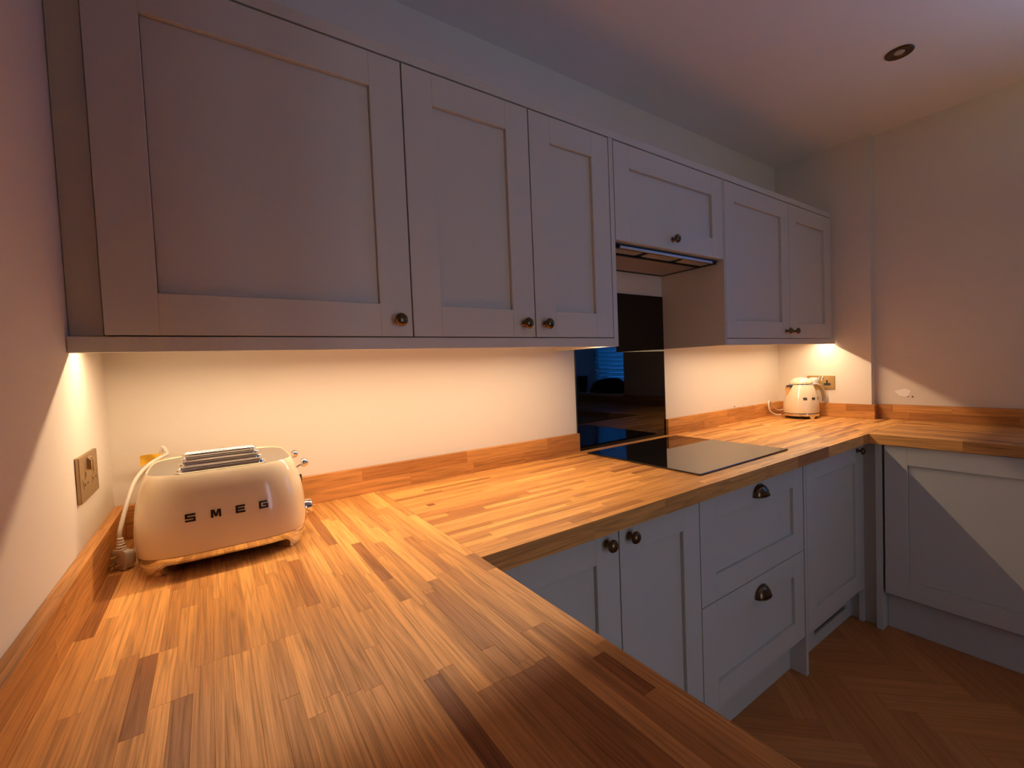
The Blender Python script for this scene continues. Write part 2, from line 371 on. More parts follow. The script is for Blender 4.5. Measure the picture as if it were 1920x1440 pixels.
# ------------------------------------------------------------------ cabinets
STL = 0.080
def frame_door(name, w_, h_, parent, loc, axis='y', stile=STL, top=STL, bot=STL, th=0.02, rec=0.011):
    """shaker door, local origin at lower-left front corner; face looks to -Y (or -X when axis == 'x')"""
    g = 0.0
    bm = bmesh.new()
    L = [(0, stile, 0, th, 0, h_), (w_ - stile, w_, 0, th, 0, h_),
         (stile, w_ - stile, 0, th, 0, bot), (stile, w_ - stile, 0, th, h_ - top, h_)]
    for l in L: add_box(bm, *l, 0.0008)
    d = from_bm(name, bm, 'cab', parent, loc=loc)
    if axis == 'x': d.rotation_euler = (0, 0, -math.pi / 2)
    gp = 0.0010    # shadow gap round the loose panel
    box('door_panel' if name == 'door' else 'front_panel', stile + gp, w_ - stile - gp, rec, rec + 0.006, bot + gp, h_ - top - gp, 'cab', d)
    return d
KP = [(0.0095, 0.0), (0.0095, 0.002), (0.0065, 0.004), (0.0052, 0.010), (0.0058, 0.016), (0.0125, 0.0185), (0.0160, 0.021), (0.0165, 0.0235), (0.0155, 0.0255),
      (0.0135, 0.0285), (0.0100, 0.0310), (0.0055, 0.0325), (0.0015, 0.033)]
bm = bmesh.new(); add_lathe(bm, KP, 28, 'y')
me_knob = bpy.data.meshes.new('knob'); bmesh.ops.recalc_face_normals(bm, faces=bm.faces[:]); bm.to_mesh(me_knob); bm.free()
for p in me_knob.polygons: p.use_smooth = True
me_knob.materials.append(MT['bronze'])
def knob(d, x, z):
    o = bpy.data.objects.new('knob', me_knob); C.objects.link(o); o.parent = d; o.location = (x, 0, z); o['label'] = 'aged brass round knob'; return o
def carcass(t, x0, x1, y0, y1, z0, z1, th=0.018):
    """open-fronted box in the cabinet's own frame (front towards -Y)"""
    boxes('carcass', [(x0, x0 + th, y0, y1, z0, z1), (x1 - th, x1, y0, y1, z0, z1),
                      (x0 + th, x1 - th, y0, y1, z0, z0 + th), (x0 + th, x1 - th, y0, y1, z1 - th, z1),
                      (x0 + th, x1 - th, y1 - 0.008, y1, z0 + th, z1 - th)], 'cabin', t)
G = 0.0019
def wall_cab(name, label, x0, x1, doors, z0=DB, z1=DT, knobs=()):
    t = thing(name, label, 'cabinet', (x0, 0, z0))
    carcass(t, 0.0005, x1 - x0 - 0.0005, -0.296, -0.001, 0.001, z1 - z0)
    for i, (a, b_) in enumerate(doors):
        d = frame_door('door', b_ - a - 2 * G, z1 - z0 - 0.0045, t, (a - x0 + G, CD, 0.001))
        for (kx, kz) in knobs[i:i + 1]: knob(d, kx - a - G, kz - z0)
    return t
A0, A1, A2, A3, H0, H1, E0, E1, E2 = 0.0492, 0.6409, 1.035, 1.3771, 1.3999, 2.0781, 2.0893, 2.6796, 3.1833
wall_cab('wall_cabinet', 'wide single-door grey wall cabinet in the corner above the toaster', A0, A1, [(A0, A1)], knobs=[(0.602, 1.405)])
wall_cab('wall_cabinet', 'grey wall cabinet with two narrow tall doors, left of the cooker hood', A1, A3, [(A1, A2), (A2, A3)], knobs=[(0.992, 1.405), (1.072, 1.405)])
wall_cab('wall_cabinet', 'short grey wall cabinet with a lift-up front over the cooker hood', H0, H1, [(H0, H1)], z0=HB, knobs=[(1.722, 1.745)])
wall_cab('wall_cabinet', 'grey two-door wall cabinet at the far end above the kettle', E0, E2, [(E0, E1), (E1, E2)], knobs=[(2.632, 1.401), (2.712, 1.401)])
box_ = box('filler_strip', 0.0008, A0 - 0.002, -0.302, -0.284, DB + 0.001, DT, 'cab', None, 0.0006)
tag(box_, 'narrow recessed grey filler strip between left wall and wide wall cabinet', 'filler panel')
tag(box('end_panel', A3 + 0.001, H0 - 0.001, CD, -0.001, PB, DT, 'cab', None, 0.0008), 'tall thin grey end panel on the hood side of the left wall cabinets', 'panel')
tag(box('end_panel', H1 + 0.001, E0 - 0.001, CD, -0.001, PB, DT, 'cab', None, 0.0008), 'thin grey end panel on the hood side of the far wall cabinet', 'panel')
tag(boxes('light_pelmet', [(0.001, A3, CD, CD + 0.019, PB, DB - 0.002), (0.001, A3, CD + 0.019, -0.272, DB - 0.007, DB + 0.0006)], 'cab', None, 0.0004), 'long grey light pelmet under the left wall cabinets', 'pelmet')
tag(boxes('light_pelmet', [(E0, X3 - 0.02, CD, CD + 0.019, PB, DB - 0.002), (E0, X3 - 0.02, CD + 0.019, -0.272, DB - 0.007, DB + 0.0006)], 'cab', None, 0.0004), 'grey light pelmet under the far two-door wall cabinet', 'pelmet')
tag(boxes('cornice', [(0.001, E2 - 0.001, CD, CD + 0.020, DT + 0.001, DT + 0.028), (0.001, E2 - 0.001, CD + 0.0205, -0.001, DT + 0.001, DT + 0.012)], 'cab', None, 0.0006),
    'long flat grey cornice running along the top of all the wall cabinets', 'cornice')
# filler by the right wall
tag(box('filler_strip', E2 + 0.001, X3 - 0.0015, -0.302, -0.284, DB + 0.001, DT, 'cab', None, 0.0006), 'grey filler strip between the far wall cabinet and the end wall', 'filler panel')
# led strips
for (a, b_, lab) in ((0.02, 1.372, 'warm glowing led strip under the left wall cabinets'), (2.095, 3.235, 'warm glowing led strip under the far wall cabinet above the kettle')):
    t = thing('light_strip', lab, 'light', ((a + b_) / 2, -0.264, 1.3662)); h_ = (b_ - a) / 2
    box('profile', -h_, h_, -0.005, 0.005, -0.0022, 0.0, 'steel', t)
    box('diffuser', -h_ + 0.004, h_ - 0.004, -0.004, 0.004, -0.0029, -0.0023, 'led', t)

# cooker hood (built in under the short cabinet)
hd = thing('cooker_hood', 'slim built-in cooker hood with metal filter and lamp lenses above the hob', 'cooker hood', ((H0 + H1) / 2, 0, 1.7055))
hx0, hx1 = H0 - (H0 + H1) / 2 + 0.004, H1 - (H0 + H1) / 2 - 0.004
boxes('housing', [(hx0, hx1, -0.300, -0.004, -0.004, -0.0005), (hx0, hx1, -0.292, -0.284, -0.014, -0.004), (hx0, hx1, -0.014, -0.005, -0.013, -0.004),
                  (hx0, hx0 + 0.012, -0.284, -0.014, -0.013, -0.004), (hx1 - 0.012, hx1, -0.284, -0.014, -0.013, -0.004), (hx0 + 0.012, hx1 - 0.012, -0.216, -0.206, -0.013, -0.004)], 'black', hd)
box('front_lip', hx0 + 0.045, hx1 - 0.045, -0.302, -0.293, -0.016, -0.006, 'steel', hd, 0.001)
box('filter', hx0 + 0.014, hx1 - 0.014, -0.204, -0.018, -0.011, -0.005, 'filter', hd, 0.001)
for k in range(3):
    c = hx0 + (k + 0.5) * (hx1 - hx0) / 3
    box('lamp_lens', c - 0.092, c + 0.092, -0.272, -0.228, -0.011, -0.005, 'lens', hd, 0.002)

# base cabinets of the back run
ZB, ZD = 0.168, 0.8575
def base_cab(name, label, x0, x1, cat='cabinet'):
    t = thing(name, label, cat, (x0, 0, 0)); carcass(t, 0.0005, x1 - x0 - 0.0005, BD + 0.029, -0.03, ZB, ZT - TH - 0.001); return t
B0, B1, B2, B3 = 0.656, 1.0521, 1.4045, 2.0888
t = base_cab('base_cabinet', 'grey double-door base cabinet in the corner left of the drawers', B0, B2)
for (a, b_, kx) in ((B0, B1, 1.006), (B1, B2, 1.091)):
    d = frame_door('door', b_ - a - 2 * G, ZD - ZB, t, (a - B0 + G, BD, ZB)); knob(d, kx - a - G, 0.8235 - ZB)
t = base_cab('drawer_unit', 'grey drawer unit with two deep drawers and cup pulls below the hob', B2, B3, 'drawers')
def cup_mesh():
    bm = bmesh.new(); a, h_, d_ = 0.043, 0.038, 0.027; NU, NV = 20, 9
    def grid(k):
        return [[bm.verts.new((a * k * math.cos(math.pi * i / NU), -d_ * k * math.sin(math.pi * i / NU) ** 0.8 * math.sin(math.pi / 2 * j / NV),
                 h_ * k * math.sin(math.pi * i / NU) ** 0.8 * math.cos(math.pi / 2 * j / NV))) for j in range(NV + 1)] for i in range(NU + 1)]
    for k, fl in ((1.0, 0), (0.92, 1)):
        g_ = grid(k)
        for i in range(NU):
            for j in range(NV):
                f = (g_[i][j], g_[i + 1][j], g_[i + 1][j + 1], g_[i][j + 1])
                try: bm.faces.new(f if not fl else tuple(reversed(f)))
                except ValueError: pass
        if not fl: g0 = g_
        else:
            for i in range(NU): bm.faces.new((g0[i][NV], g0[i + 1][NV], g_[i + 1][NV], g_[i][NV]))
    # rolled lip along the open lower edge
    add_tube(bm, [(a * 0.98 * math.cos(math.pi * i / 24), -d_ * 0.99 * math.sin(math.pi * i / 24) ** 0.8 - 0.001, 0) for i in range(25)], 0.0022, 8)
    # flange against the drawer front
    add_tube(bm, [(a * math.cos(math.pi * i / 24), -0.001, h_ * math.sin(math.pi * i / 24) ** 0.8) for i in range(25)], 0.0016, 6)
    bmesh.ops.remove_doubles(bm, verts=bm.verts[:], dist=0.00005)
    me = bpy.data.meshes.new('cup_pull'); bmesh.ops.recalc_face_normals(bm, faces=bm.faces[:]); bm.to_mesh(me); bm.free()
    for p in me.polygons: p.use_smooth = True
    me.materials.append(MT['bronze']); return me
me_cup = cup_mesh()
for (z0, z1, cz) in ((0.5155, ZD, 0.799), (ZB, 0.5125, 0.443)):
    d = frame_door('drawer', B3 - B2 - 2 * G, z1 - z0, t, (G, BD, z0))
    o = bpy.data.objects.new('cup_pull', me_cup); C.objects.link(o); o.parent = d; o.location = (1.757 - B2 - G, -0.0005, cz - z0); o['label'] = 'aged brass cup pull'
tag(box('end_panel', 2.0965, 2.1145, BD, -0.03, 0.001, ZT - TH - 0.001, 'cab', None, 0.0008), 'grey floor-length end panel between drawer unit and last base cabinet', 'panel')
t = base_cab('base_cabinet', 'single-door grey base cabinet in the far corner right of the drawers', 2.116, 2.70)
d = frame_door('door', 2.693 - 2.117, ZD - ZB, t, (0.0015, BD, ZB)); knob(d, 2.632 - 2.1175, 0.830 - ZB)
# plinths
tag(box('plinth', B0, 2.0955, -0.556, -0.54, 0.001, ZB - 0.003, 'cab', None, 0.0006), 'grey plinth under the drawers and double-door cabinet', 'plinth')
pv = thing('plinth', 'grey plinth with a dark vent slot under the far single-door cabinet', 'plinth', (2.405, -0.556, 0))
zs = 0.054
boxes('board', [(-0.289, 0.313, 0, 0.016, 0.001, zs), (-0.289, 0.313, 0, 0.016, zs + 0.019, ZB - 0.003), (-0.289, -0.085, 0, 0.016, zs, zs + 0.019), (0.255, 0.313, 0, 0.016, zs, zs + 0.019)], 'cab', pv)
pv_s = box('vent_slot', -0.085, 0.255, 0.009, 0.015, zs, zs + 0.019, 'black', pv)
# corner post, right-hand run
tag(boxes('corner_filler', [(2.7015, 2.719, BD + 0.003, BD + 0.021, 0.001, ZT - TH - 0.001), (2.7195, 2.7375, -0.6655, -0.540, 0.001, ZT - TH - 0.001)], 'cab', None, 0.0006),
    'grey L-shaped corner filler post where the two base runs meet', 'filler panel')
tag(box('end_panel', 2.690, 3.27, -0.6905, -0.6665, 0.001, ZT - TH - 0.001, 'cab', None, 0.0008), 'grey floor-length end panel at the start of the right-hand run', 'panel')
RX = 2.690
t = thing('appliance_cabinet', 'wide grey panelled door unit in the right-hand run, crossed by a diagonal shadow', 'cabinet', (RX, -0.698, 0))
boxes('carcass', [(0.021, 0.56, -0.018, 0, ZB, ZT - TH - 0.001), (0.021, 0.56, -0.614, -0.596, ZB, ZT - TH - 0.001), (0.021, 0.56, -0.596, -0.018, ZB, ZB + 0.018), (0.552, 0.56, -0.596, -0.018, ZB + 0.018, ZT - TH - 0.001)], 'cabin', t)
frame_door('door', 0.610, ZD - 0.182, t, (0, -0.002, 0.182), 'x')
t = thing('appliance_cabinet', 'grey panelled door unit below the window in the right-hand run', 'cabinet', (RX, -1.315, 0))
boxes('carcass', [(0.021, 0.56, -0.018, 0, ZB, ZT - TH - 0.001), (0.021, 0.56, -0.614, -0.596, ZB, ZT - TH - 0.001), (0.021, 0.56, -0.596, -0.018, ZB, ZB + 0.018), (0.552, 0.56, -0.596, -0.018, ZB + 0.018, ZT - TH - 0.001)], 'cabin', t)
frame_door('door', 0.610, ZD - 0.182, t, (0, -0.002, 0.182), 'x')
tag(box('plinth', 2.752, 2.768, -1.93, -0.692, 0.001, ZB - 0.003, 'cab', None, 0.0006), 'shadowed grey plinth along the right-hand run', 'plinth')
# left run carcasses (below the worktop the photo is taken over)
for k, (ya, yb) in enumerate(((-1.26, -0.66), (-1.49, -1.265))):
    t = thing('base_cabinet', ('grey base cabinet under the near worktop, next to the corner', 'grey base cabinet under the near worktop, beside the added tall shading cabinet')[k], 'cabinet', (0.596, yb, 0))
    boxes('carcass', [(-0.57, -0.021, ya - yb, ya - yb + 0.018, ZB, ZT - TH - 0.001), (-0.57, -0.021, -0.018, 0, ZB, ZT - TH - 0.001), (-0.57, -0.021, ya - yb + 0.018, -0.018, ZB, ZB + 0.018), (-0.57, -0.562, ya - yb + 0.018, -0.018, ZB + 0.018, ZT - TH - 0.001)], 'cabin', t)
    d = frame_door('door', yb - ya - 0.003, ZD - ZB, t, (0, ya - yb + 0.0015, ZB)); d.rotation_euler = (0, 0, math.pi / 2)
    knob(d, 0.05 if k == 0 else 0.04, 0.63)
t = thing('shading_cabinet', 'unseen tall grey cabinet added at the end of the near worktop to shade the left wall cabinet', 'cabinet', (0.002, -2.10, 0))  # unseen, added behind the camera to keep light off the left wall cabinet
boxes('carcass', [(0, 0.596, 0, 0.018, 0.001, 2.14), (0, 0.596, 0.582, 0.600, 0.001, 2.14), (0, 0.596, 0.018, 0.582, ZB, ZB + 0.018), (0, 0.596, 0.018, 0.582, 2.122, 2.14), (0, 0.008, 0.018, 0.582, ZB + 0.018, 2.122)], 'cab', t)
d = frame_door('door', 0.597, 2.138 - ZB, t, (0.621, 0.0015, ZB)); d.rotation_euler = (0, 0, math.pi / 2); knob(d, 0.55, 0.85)
tag(box('plinth', 0.52, 0.536, -1.49, -0.557, 0.001, ZB - 0.003, 'cab', None, 0.0006), 'grey plinth under the near worktop run', 'plinth')

# ------------------------------------------------------------------ oak worktops: every stave a piece
def stave(parent, cx, cy, cz, length, wid, th, tone, along, bev=0.00022):
    g = 0.00003
    bm = bmesh.new(); add_box(bm, -length / 2 + g, length / 2 - g, -wid / 2 + g, wid / 2 - g, -th, 0, bev)
    o = from_bm('stave', bm, 'oak', parent); o.location = (cx, cy, cz)
    if along == 'y': o.rotation_euler = (0, 0, math.pi / 2)
    o.color = (tone, tone, tone, 1); return o
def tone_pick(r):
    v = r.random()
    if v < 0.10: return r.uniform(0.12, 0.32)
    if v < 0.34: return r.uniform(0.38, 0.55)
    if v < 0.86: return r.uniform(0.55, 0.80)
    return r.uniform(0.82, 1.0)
SW = 0.02086
def run(t, lo, hi, strips, along, seed, fixed={}, lmin=0.19, lmax=0.36, z=0.0):
    """strips: list of (c0, c1) across; fixed[k] = [(a, b, tone)] staves placed as photographed"""
    r = random.Random(seed)
    for k, (c0, c1) in enumerate(strips):
        fx = sorted(fixed.get(k, [])); segs = []; pos = lo; 
        def fill(a, b):
            first = True
            while a < b - 1e-6:
                l = r.uniform(lmin, lmax)
                if first and a == lo: l = r.uniform(0.07, lmax)
                first = False
                if b - a - l < 0.08: l = b - a
                if b - a < lmax * 1.0 and r.random() < 0.5: l = b - a
                segs.append((a, min(a + l, b), tone_pick(r))); a += l
        for (a, b, tn) in fx:
            fill(pos, a); segs.append((a, b, tn)); pos = b
        fill(pos, hi)
        for (a, b, tn) in segs:
            m_, c_ = (a + b) / 2, (c0 + c1) / 2
            x_, y_ = (m_, c_) if along == 'x' else (c_, m_)
            stave(t, x_, y_, z, b - a, c1 - c0, TH, tn, along)
LY = -1.492
t = thing('worktop', 'oak stave worktop in the foreground carrying the toaster', 'worktop', (0, 0, ZT))
ns = 30; stp = [(W1 - (k + 1) * W1 / ns + (0.001 if k == ns - 1 else 0), W1 - k * W1 / ns) for k in range(ns)]
def sidx(x): return int((W1 - x) / (W1 / ns))
fixed = {}
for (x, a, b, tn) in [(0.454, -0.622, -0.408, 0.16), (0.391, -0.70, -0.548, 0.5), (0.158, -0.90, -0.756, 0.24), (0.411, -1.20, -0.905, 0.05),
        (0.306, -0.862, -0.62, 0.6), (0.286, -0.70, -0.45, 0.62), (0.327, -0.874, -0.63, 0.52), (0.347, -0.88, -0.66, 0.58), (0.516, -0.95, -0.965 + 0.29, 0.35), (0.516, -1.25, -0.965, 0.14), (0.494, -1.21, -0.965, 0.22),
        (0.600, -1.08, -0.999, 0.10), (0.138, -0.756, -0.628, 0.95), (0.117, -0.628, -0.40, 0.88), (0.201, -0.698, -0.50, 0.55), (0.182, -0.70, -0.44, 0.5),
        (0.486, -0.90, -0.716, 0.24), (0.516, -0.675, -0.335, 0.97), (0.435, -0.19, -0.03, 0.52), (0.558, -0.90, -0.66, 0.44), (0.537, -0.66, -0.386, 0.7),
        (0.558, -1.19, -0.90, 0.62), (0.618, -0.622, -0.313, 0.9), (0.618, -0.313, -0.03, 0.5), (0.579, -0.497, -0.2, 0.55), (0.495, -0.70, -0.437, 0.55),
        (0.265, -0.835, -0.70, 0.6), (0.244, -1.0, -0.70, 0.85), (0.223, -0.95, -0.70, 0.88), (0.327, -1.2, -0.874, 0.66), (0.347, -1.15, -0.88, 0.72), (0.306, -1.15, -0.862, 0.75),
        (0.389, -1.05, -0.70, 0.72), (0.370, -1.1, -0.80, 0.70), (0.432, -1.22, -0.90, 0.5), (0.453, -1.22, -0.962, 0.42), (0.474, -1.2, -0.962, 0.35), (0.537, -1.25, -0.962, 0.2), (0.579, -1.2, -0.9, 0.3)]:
    k = sidx(x)
    if all(b <= q[0] or a >= q[1] for q in fixed.get(k, [])): fixed.setdefault(k, []).append((a, b, tn))
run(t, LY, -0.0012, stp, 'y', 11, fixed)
t = thing('worktop', 'oak stave worktop along the back wall, with the hob set in it', 'worktop', (0, 0, ZT))
ns = 31; stp = [(-D1 + k * (D1 - 0.0012) / ns, -D1 + (k + 1) * (D1 - 0.0012) / ns) for k in range(ns)]
fx2 = {}
for (y, a, b, tn) in [(-0.105, 0.734, 0.974, 0.3), (-0.372, 0.69, 0.916, 0.25), (-0.262, 0.68, 0.702, 0.05), (-0.505, 0.72, 0.97, 1.0), (-0.587, 0.72, 0.975, 0.4)]:
    fx2.setdefault(int((y + D1) / (D1 / ns)), []).append((a, b, tn))
for q in list(fx2): fx2[q] = fx2[q][:1]
# the strips behind the pillar line stop at it; those in front run to the recessed wall
nfront = next(k for k, s in enumerate(stp) if s[1] > -D3)
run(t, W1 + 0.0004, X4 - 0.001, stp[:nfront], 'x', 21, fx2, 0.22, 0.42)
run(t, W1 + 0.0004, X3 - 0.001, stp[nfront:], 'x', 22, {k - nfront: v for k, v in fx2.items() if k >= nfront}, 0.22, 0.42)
t = thing('worktop', 'oak stave worktop of the right-hand run below the window', 'worktop', (0, 0, ZT))
ns = 30; stp = [(W2 + k * (X4 - 0.001 - W2) / ns, W2 + (k + 1) * (X4 - 0.001 - W2) / ns) for k in range(ns)]
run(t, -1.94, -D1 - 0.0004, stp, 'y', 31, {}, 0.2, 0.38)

def upstand(label, a, b, fixed_c, along, seed, face):
    """two-strip oak upstand standing on the worktop; 'along' axis from a to b, thickness from fixed_c[0] to fixed_c[1]"""
    t = thing('upstand', label, 'upstand', (0, 0, ZT + 0.0006)); r = random.Random(seed); hh = UH / 2; c0, c1 = fixed_c
    for row in range(2):
        pos = a
        while pos < b - 1e-6:
            l = r.uniform(0.22, 0.40)
            if pos == a: l = r.uniform(0.1, 0.4)
            if b - pos - l < 0.08: l = b - pos
            g = 0.0001; bm = bmesh.new(); add_box(bm, -l / 2 + g, l / 2 - g, -(c1 - c0) / 2, (c1 - c0) / 2, g, hh - g, 0.0004)
            o = from_bm('stave', bm, 'oak', t); m_ = pos + l / 2; c_ = (c0 + c1) / 2
            o.location = (m_, c_, row * hh) if along == 'x' else (c_, m_, row * hh)
            if along == 'y': o.rotation_euler = (0, 0, math.pi / 2)
            tn = r.uniform(0.30, 0.62); o.color = (tn, tn, tn, 1); pos += l
    return t
SX0, SX1, SZ1 = 1.4811, 2.0749, 1.593
upstand('oak upstand along the left wall beside the toaster', LY, -0.0012, (0.0008, UT), 'y', 41, 1)
upstand('oak upstand on the back wall between toaster and black splashback', UT + 0.0006, SX0 - 0.0006, (-UT, -0.0008), 'x', 42, 1)
upstand('oak upstand on the back wall between black splashback and kettle', SX1 + 0.0008, X3 - 0.0012, (-UT, -0.0008), 'x', 43, 1)
upstand('oak upstand on the end wall behind the kettle', -D3 - UT, -UT - 0.0006, (X3 - UT, X3 - 0.0008), 'y', 44, 1)
upstand('tiny oak upstand return around the wall pillar corner', X3 + 0.0004, X4 - UT - 0.0006, (-D3 - UT, -D3 - 0.0008), 'x', 45, 1)
upstand('oak upstand on the right-hand wall below the window', -1.94, -D3 - UT - 0.0010 + UT, (X4 - UT, X4 - 0.0008), 'y', 46, 1)

# ------------------------------------------------------------------ splashback and hob
tag(box('splashback', SX0, SX1, -0.0064, -0.0004, ZT + 0.0006, SZ1, 'glass_black', None, 0.0006, 2), 'tall glossy black glass splashback behind the hob', 'splashback')
tag(box('hob', 1.4776, 2.0668, -0.5753, -0.0637, ZT + 0.0006, ZT + 0.0062, 'hob', None, 0.0012, 2), 'flat black glass hob set on the oak worktop', 'hob')

# ------------------------------------------------------------------ toaster
def letters(parent, word, w_, h_, pitch, org, ux, uz, un, curve=None, depth=0.0012, names='letter'):
    """block lettering from strokes; ux, uz across and up, un outward"""
    s = 0.22
    G_ = {'S': [(0, 1 - s, 1, 1), (0, .5 - s / 2, 1, .5 + s / 2), (0, 0, 1, s), (0, .5, s, 1 - s / 2), (1 - s, s / 2, 1, .5)],
          'E': [(0, 0, s, 1), (s, 1 - s, 1, 1), (s, .5 - s / 2, .94, .5 + s / 2), (s, 0, 1, s)],
          'G': [(0, 0, s, 1), (s, 1 - s, .92, 1), (s, 0, 1, s), (1 - s, s, 1, .5 + s / 2), (.42, .5 - s / 2, 1 - s, .5 + s / 2)], 'M': None}
    for i, ch in enumerate(word):
        bm = bmesh.new(); base = (i - (len(word) - 1) / 2) * pitch - w_ / 2
        polys = []
        if ch == 'M':
            polys = [[(0, 0), (s, 0), (s, 1), (0, 1)], [(1 - s, 0), (1, 0), (1, 1), (1 - s, 1)], [(s * .6, 1), (s * 1.5, 1), (.5 + .10, .12), (.5 - .10, .12)], [(1 - s * 1.5, 1), (1 - s * .6, 1), (.5 + .10, .12), (.5 - .10, .12)]]
        else:
            polys = [[(a, b), (c, b), (c, d), (a, d)] for a, b, c, d in G_[ch]]
        for pl in polys:
            lo_, hi_ = [], []
            for (a, b) in pl:
                x_ = base + a * w_; p = org + ux * x_ + uz * (b * h_)
                if curve: p = curve(x_, b * h_)
                lo_.append(bm.verts.new(p - un * depth * 0.5)); hi_.append(bm.verts.new(p + un * depth))
            n = len(pl); bm.faces.new(hi_); bm.faces.new(list(reversed(lo_)))
            for q in range(n): bm.faces.new((lo_[q], lo_[(q + 1) % n], hi_[(q + 1) % n], hi_[q]))
        from_bm('letter', bm, 'letter', parent)
TC = Vector((0.2180, -0.196, ZT + 0.0008))
to = thing('toaster', 'cream four-slot toaster with chrome base and SMEG lettering beside the left wall', 'toaster', TC)
ta, tb, N = 0.1560, 0.160, 96
PROF = [(0.0365, 0.985), (0.039, 0.990), (0.055, 0.998), (0.080, 1.0), (0.110, 0.985), (0.135, 0.960), (0.155, 0.930), (0.170, 0.902), (0.180, 0.876), (0.1865, 0.856), (0.1895, 0.842), (0.1885, 0.834)]
def sprof(z):
    for (z0, s0), (z1, s1) in zip(PROF, PROF[1:]):
        if z0 <= z <= z1: return s0 + (s1 - s0) * (z - z0) / (z1 - z0)
    return PROF[-1][1]
def tring(z, s, n=4.2): return [(x, y, z) for x, y in sellipse(ta * s, tb * (s if s > 0.95 else 0.95 - (0.95 - s) * 1.0), n, N)]
bm = bmesh.new(); add_rings(bm, [tring(z, s) for z, s in PROF], True, False)
add_rings(bm, [tring(0.1885, 0.834), tring(0.1862, 0.830)], False, False)
bmesh.ops.remove_doubles(bm, verts=bm.verts[:], dist=0.00005)
from_bm('body', bm, 'cream', to, True)
# brushed top plate, slightly domed
bm = bmesh.new()
rings = []
for k in range(9):
    f = 1 - k / 9
    rings.append([(x, y, 0.1868 + 0.0062 * (1 - f * f)) for x, y in [(a * 0.832 * f, b * 0.832 * f) for a, b in sellipse(ta, tb, 4.2 - 1.6 * (1 - f), N)]])
add_rings(bm, rings, False, True)
from_bm('top_plate', bm, 'steel', to, True)
# four slots with raised chrome rims
def stadium(hl, hw_, n=10):
    out = []
    for i in range(n + 1):
        a = -math.pi / 2 + math.pi * i / n; out.append((hl - hw_ + hw_ * math.cos(a), hw_ * math.sin(a)))
    for i in range(n + 1):
        a = math.pi / 2 + math.pi * i / n; out.append((-hl + hw_ + hw_ * math.cos(a), hw_ * math.sin(a)))
    return out
for k in range(4):
    y0 = (k - 1.5) * 0.075
    bm = bmesh.new(); rg = []
    for (g_, z_) in ((0.0, 0.1890), (0.0002, 0.1950), (-0.0007, 0.1963), (-0.0022, 0.1963), (-0.0030, 0.1950), (-0.0034, 0.170)):
        rg.append([(x, y + y0, z_) for x, y in stadium(0.077 + g_, 0.0125 + g_)])
    add_rings(bm, rg, False, False)
    so = from_bm('slot_rim', bm, 'chrome', to, True); so.location = (-0.002, 0, 0)
    bm = bmesh.new(); add_rings(bm, [[(x, y + y0, 0.1885) for x, y in stadium(0.0735, 0.0090)], [(x, y + y0, 0.1884) for x, y in stadium(0.05, 0.004)]], False, True)
    so2 = from_bm('slot_opening', bm, 'black', so, False)
# chrome base with four feet
bm = bmesh.new()
add_rings(bm, [tring(0.0360, 0.970), tring(0.0357, 0.985), tring(0.030, 0.982), tring(0.0225, 0.972), tring(0.0210, 0.955)], True, True)
base = from_bm('chrome_base', bm, 'chrome', to, True)
def foot_mesh(sx, sy):
    # foot that follows the rounded corner of the base and tapers downwards
    bm = bmesh.new(); rg = []
    for (z_, sc_, hw_) in ((0.0235, 0.975, 0.36), (0.0190, 0.970, 0.28), (0.0130, 0.958, 0.225), (0.0050, 0.945, 0.20), (0.0, 0.935, 0.185)):
        outer = []; inner = []
        for q in range(9):
            t = math.pi / 4 + (q / 8 - 0.5) * 2 * hw_; c, s_ = math.cos(t), math.sin(t)
            x, y = ta * sc_ * c ** (2 / 4.2), tb * sc_ * s_ ** (2 / 4.2)
            outer.append((sx * x, sy * y, z_)); inner.append((sx * (x - 0.022), sy * (y - 0.022), z_))
        rg.append(outer + list(reversed(inner)))
    add_rings(bm, rg); return bm
for sx in (-1, 1):
    for sy in (-1, 1): from_bm('foot', foot_mesh(sx, sy), 'chrome', to, True)
bm = bmesh.new(); add_rings(bm, [tring(0.0208, 0.90), tring(0.0160, 0.86)]); from_bm('underside', bm, 'black', to)
letters(to, 'SMEG', 0.0165, 0.0150, 0.0412, Vector((0, 0, 0)), Vector((1, 0, 0)), Vector((0, 0, 1)), Vector((0, -1, 0)),
        curve=lambda x, z: Vector((x + 0.002, -tb * sprof(0.1005 + z) * (1 - abs((x + 0.002) / (ta * sprof(0.1005 + z))) ** 4.2) ** (1 / 4.2) - 0.0002, 0.1005 + z)))
# right-hand end: two lever knobs, two dials
for y_ in (-0.066, 0.080):
    lv = from_bm('lever', (lambda b: (add_tube(b, [(ta * 0.88, y_, 0.155), (ta - 0.004, y_, 0.1640)], 0.0022, 8), b)[1])(bmesh.new()), 'chrome', to, True)
    bm = bmesh.new(); add_sphere(bm, (ta + 0.0025, y_, 0.1670), 0.0102); from_bm('ball', bm, 'chrome', lv, True)
    box('lever_slot', ta * 0.945, ta * 0.972, y_ - 0.003, y_ + 0.003, 0.075, 0.140, 'black', to)
for y_ in (-0.058, 0.075):
    bm = bmesh.new(); add_lathe(bm, [(0.0195, 0.0), (0.0195, 0.004), (0.0168, 0.005), (0.0165, 0.0185), (0.0150, 0.0205), (0.0002, 0.0208)], 28, 'x'); 
    from_bm('dial', bm, 'chrome', to, True, loc=(ta * 0.985 - 0.004, y_, 0.060))
    bm = bmesh.new(); add_lathe(bm, [(0.005, 0.0), (0.005, 0.0022), (0.004, 0.003)], 16, 'x'); from_bm('button', bm, 'chrome', to, True, loc=(ta * 0.996, y_ + 0.004, 0.032))
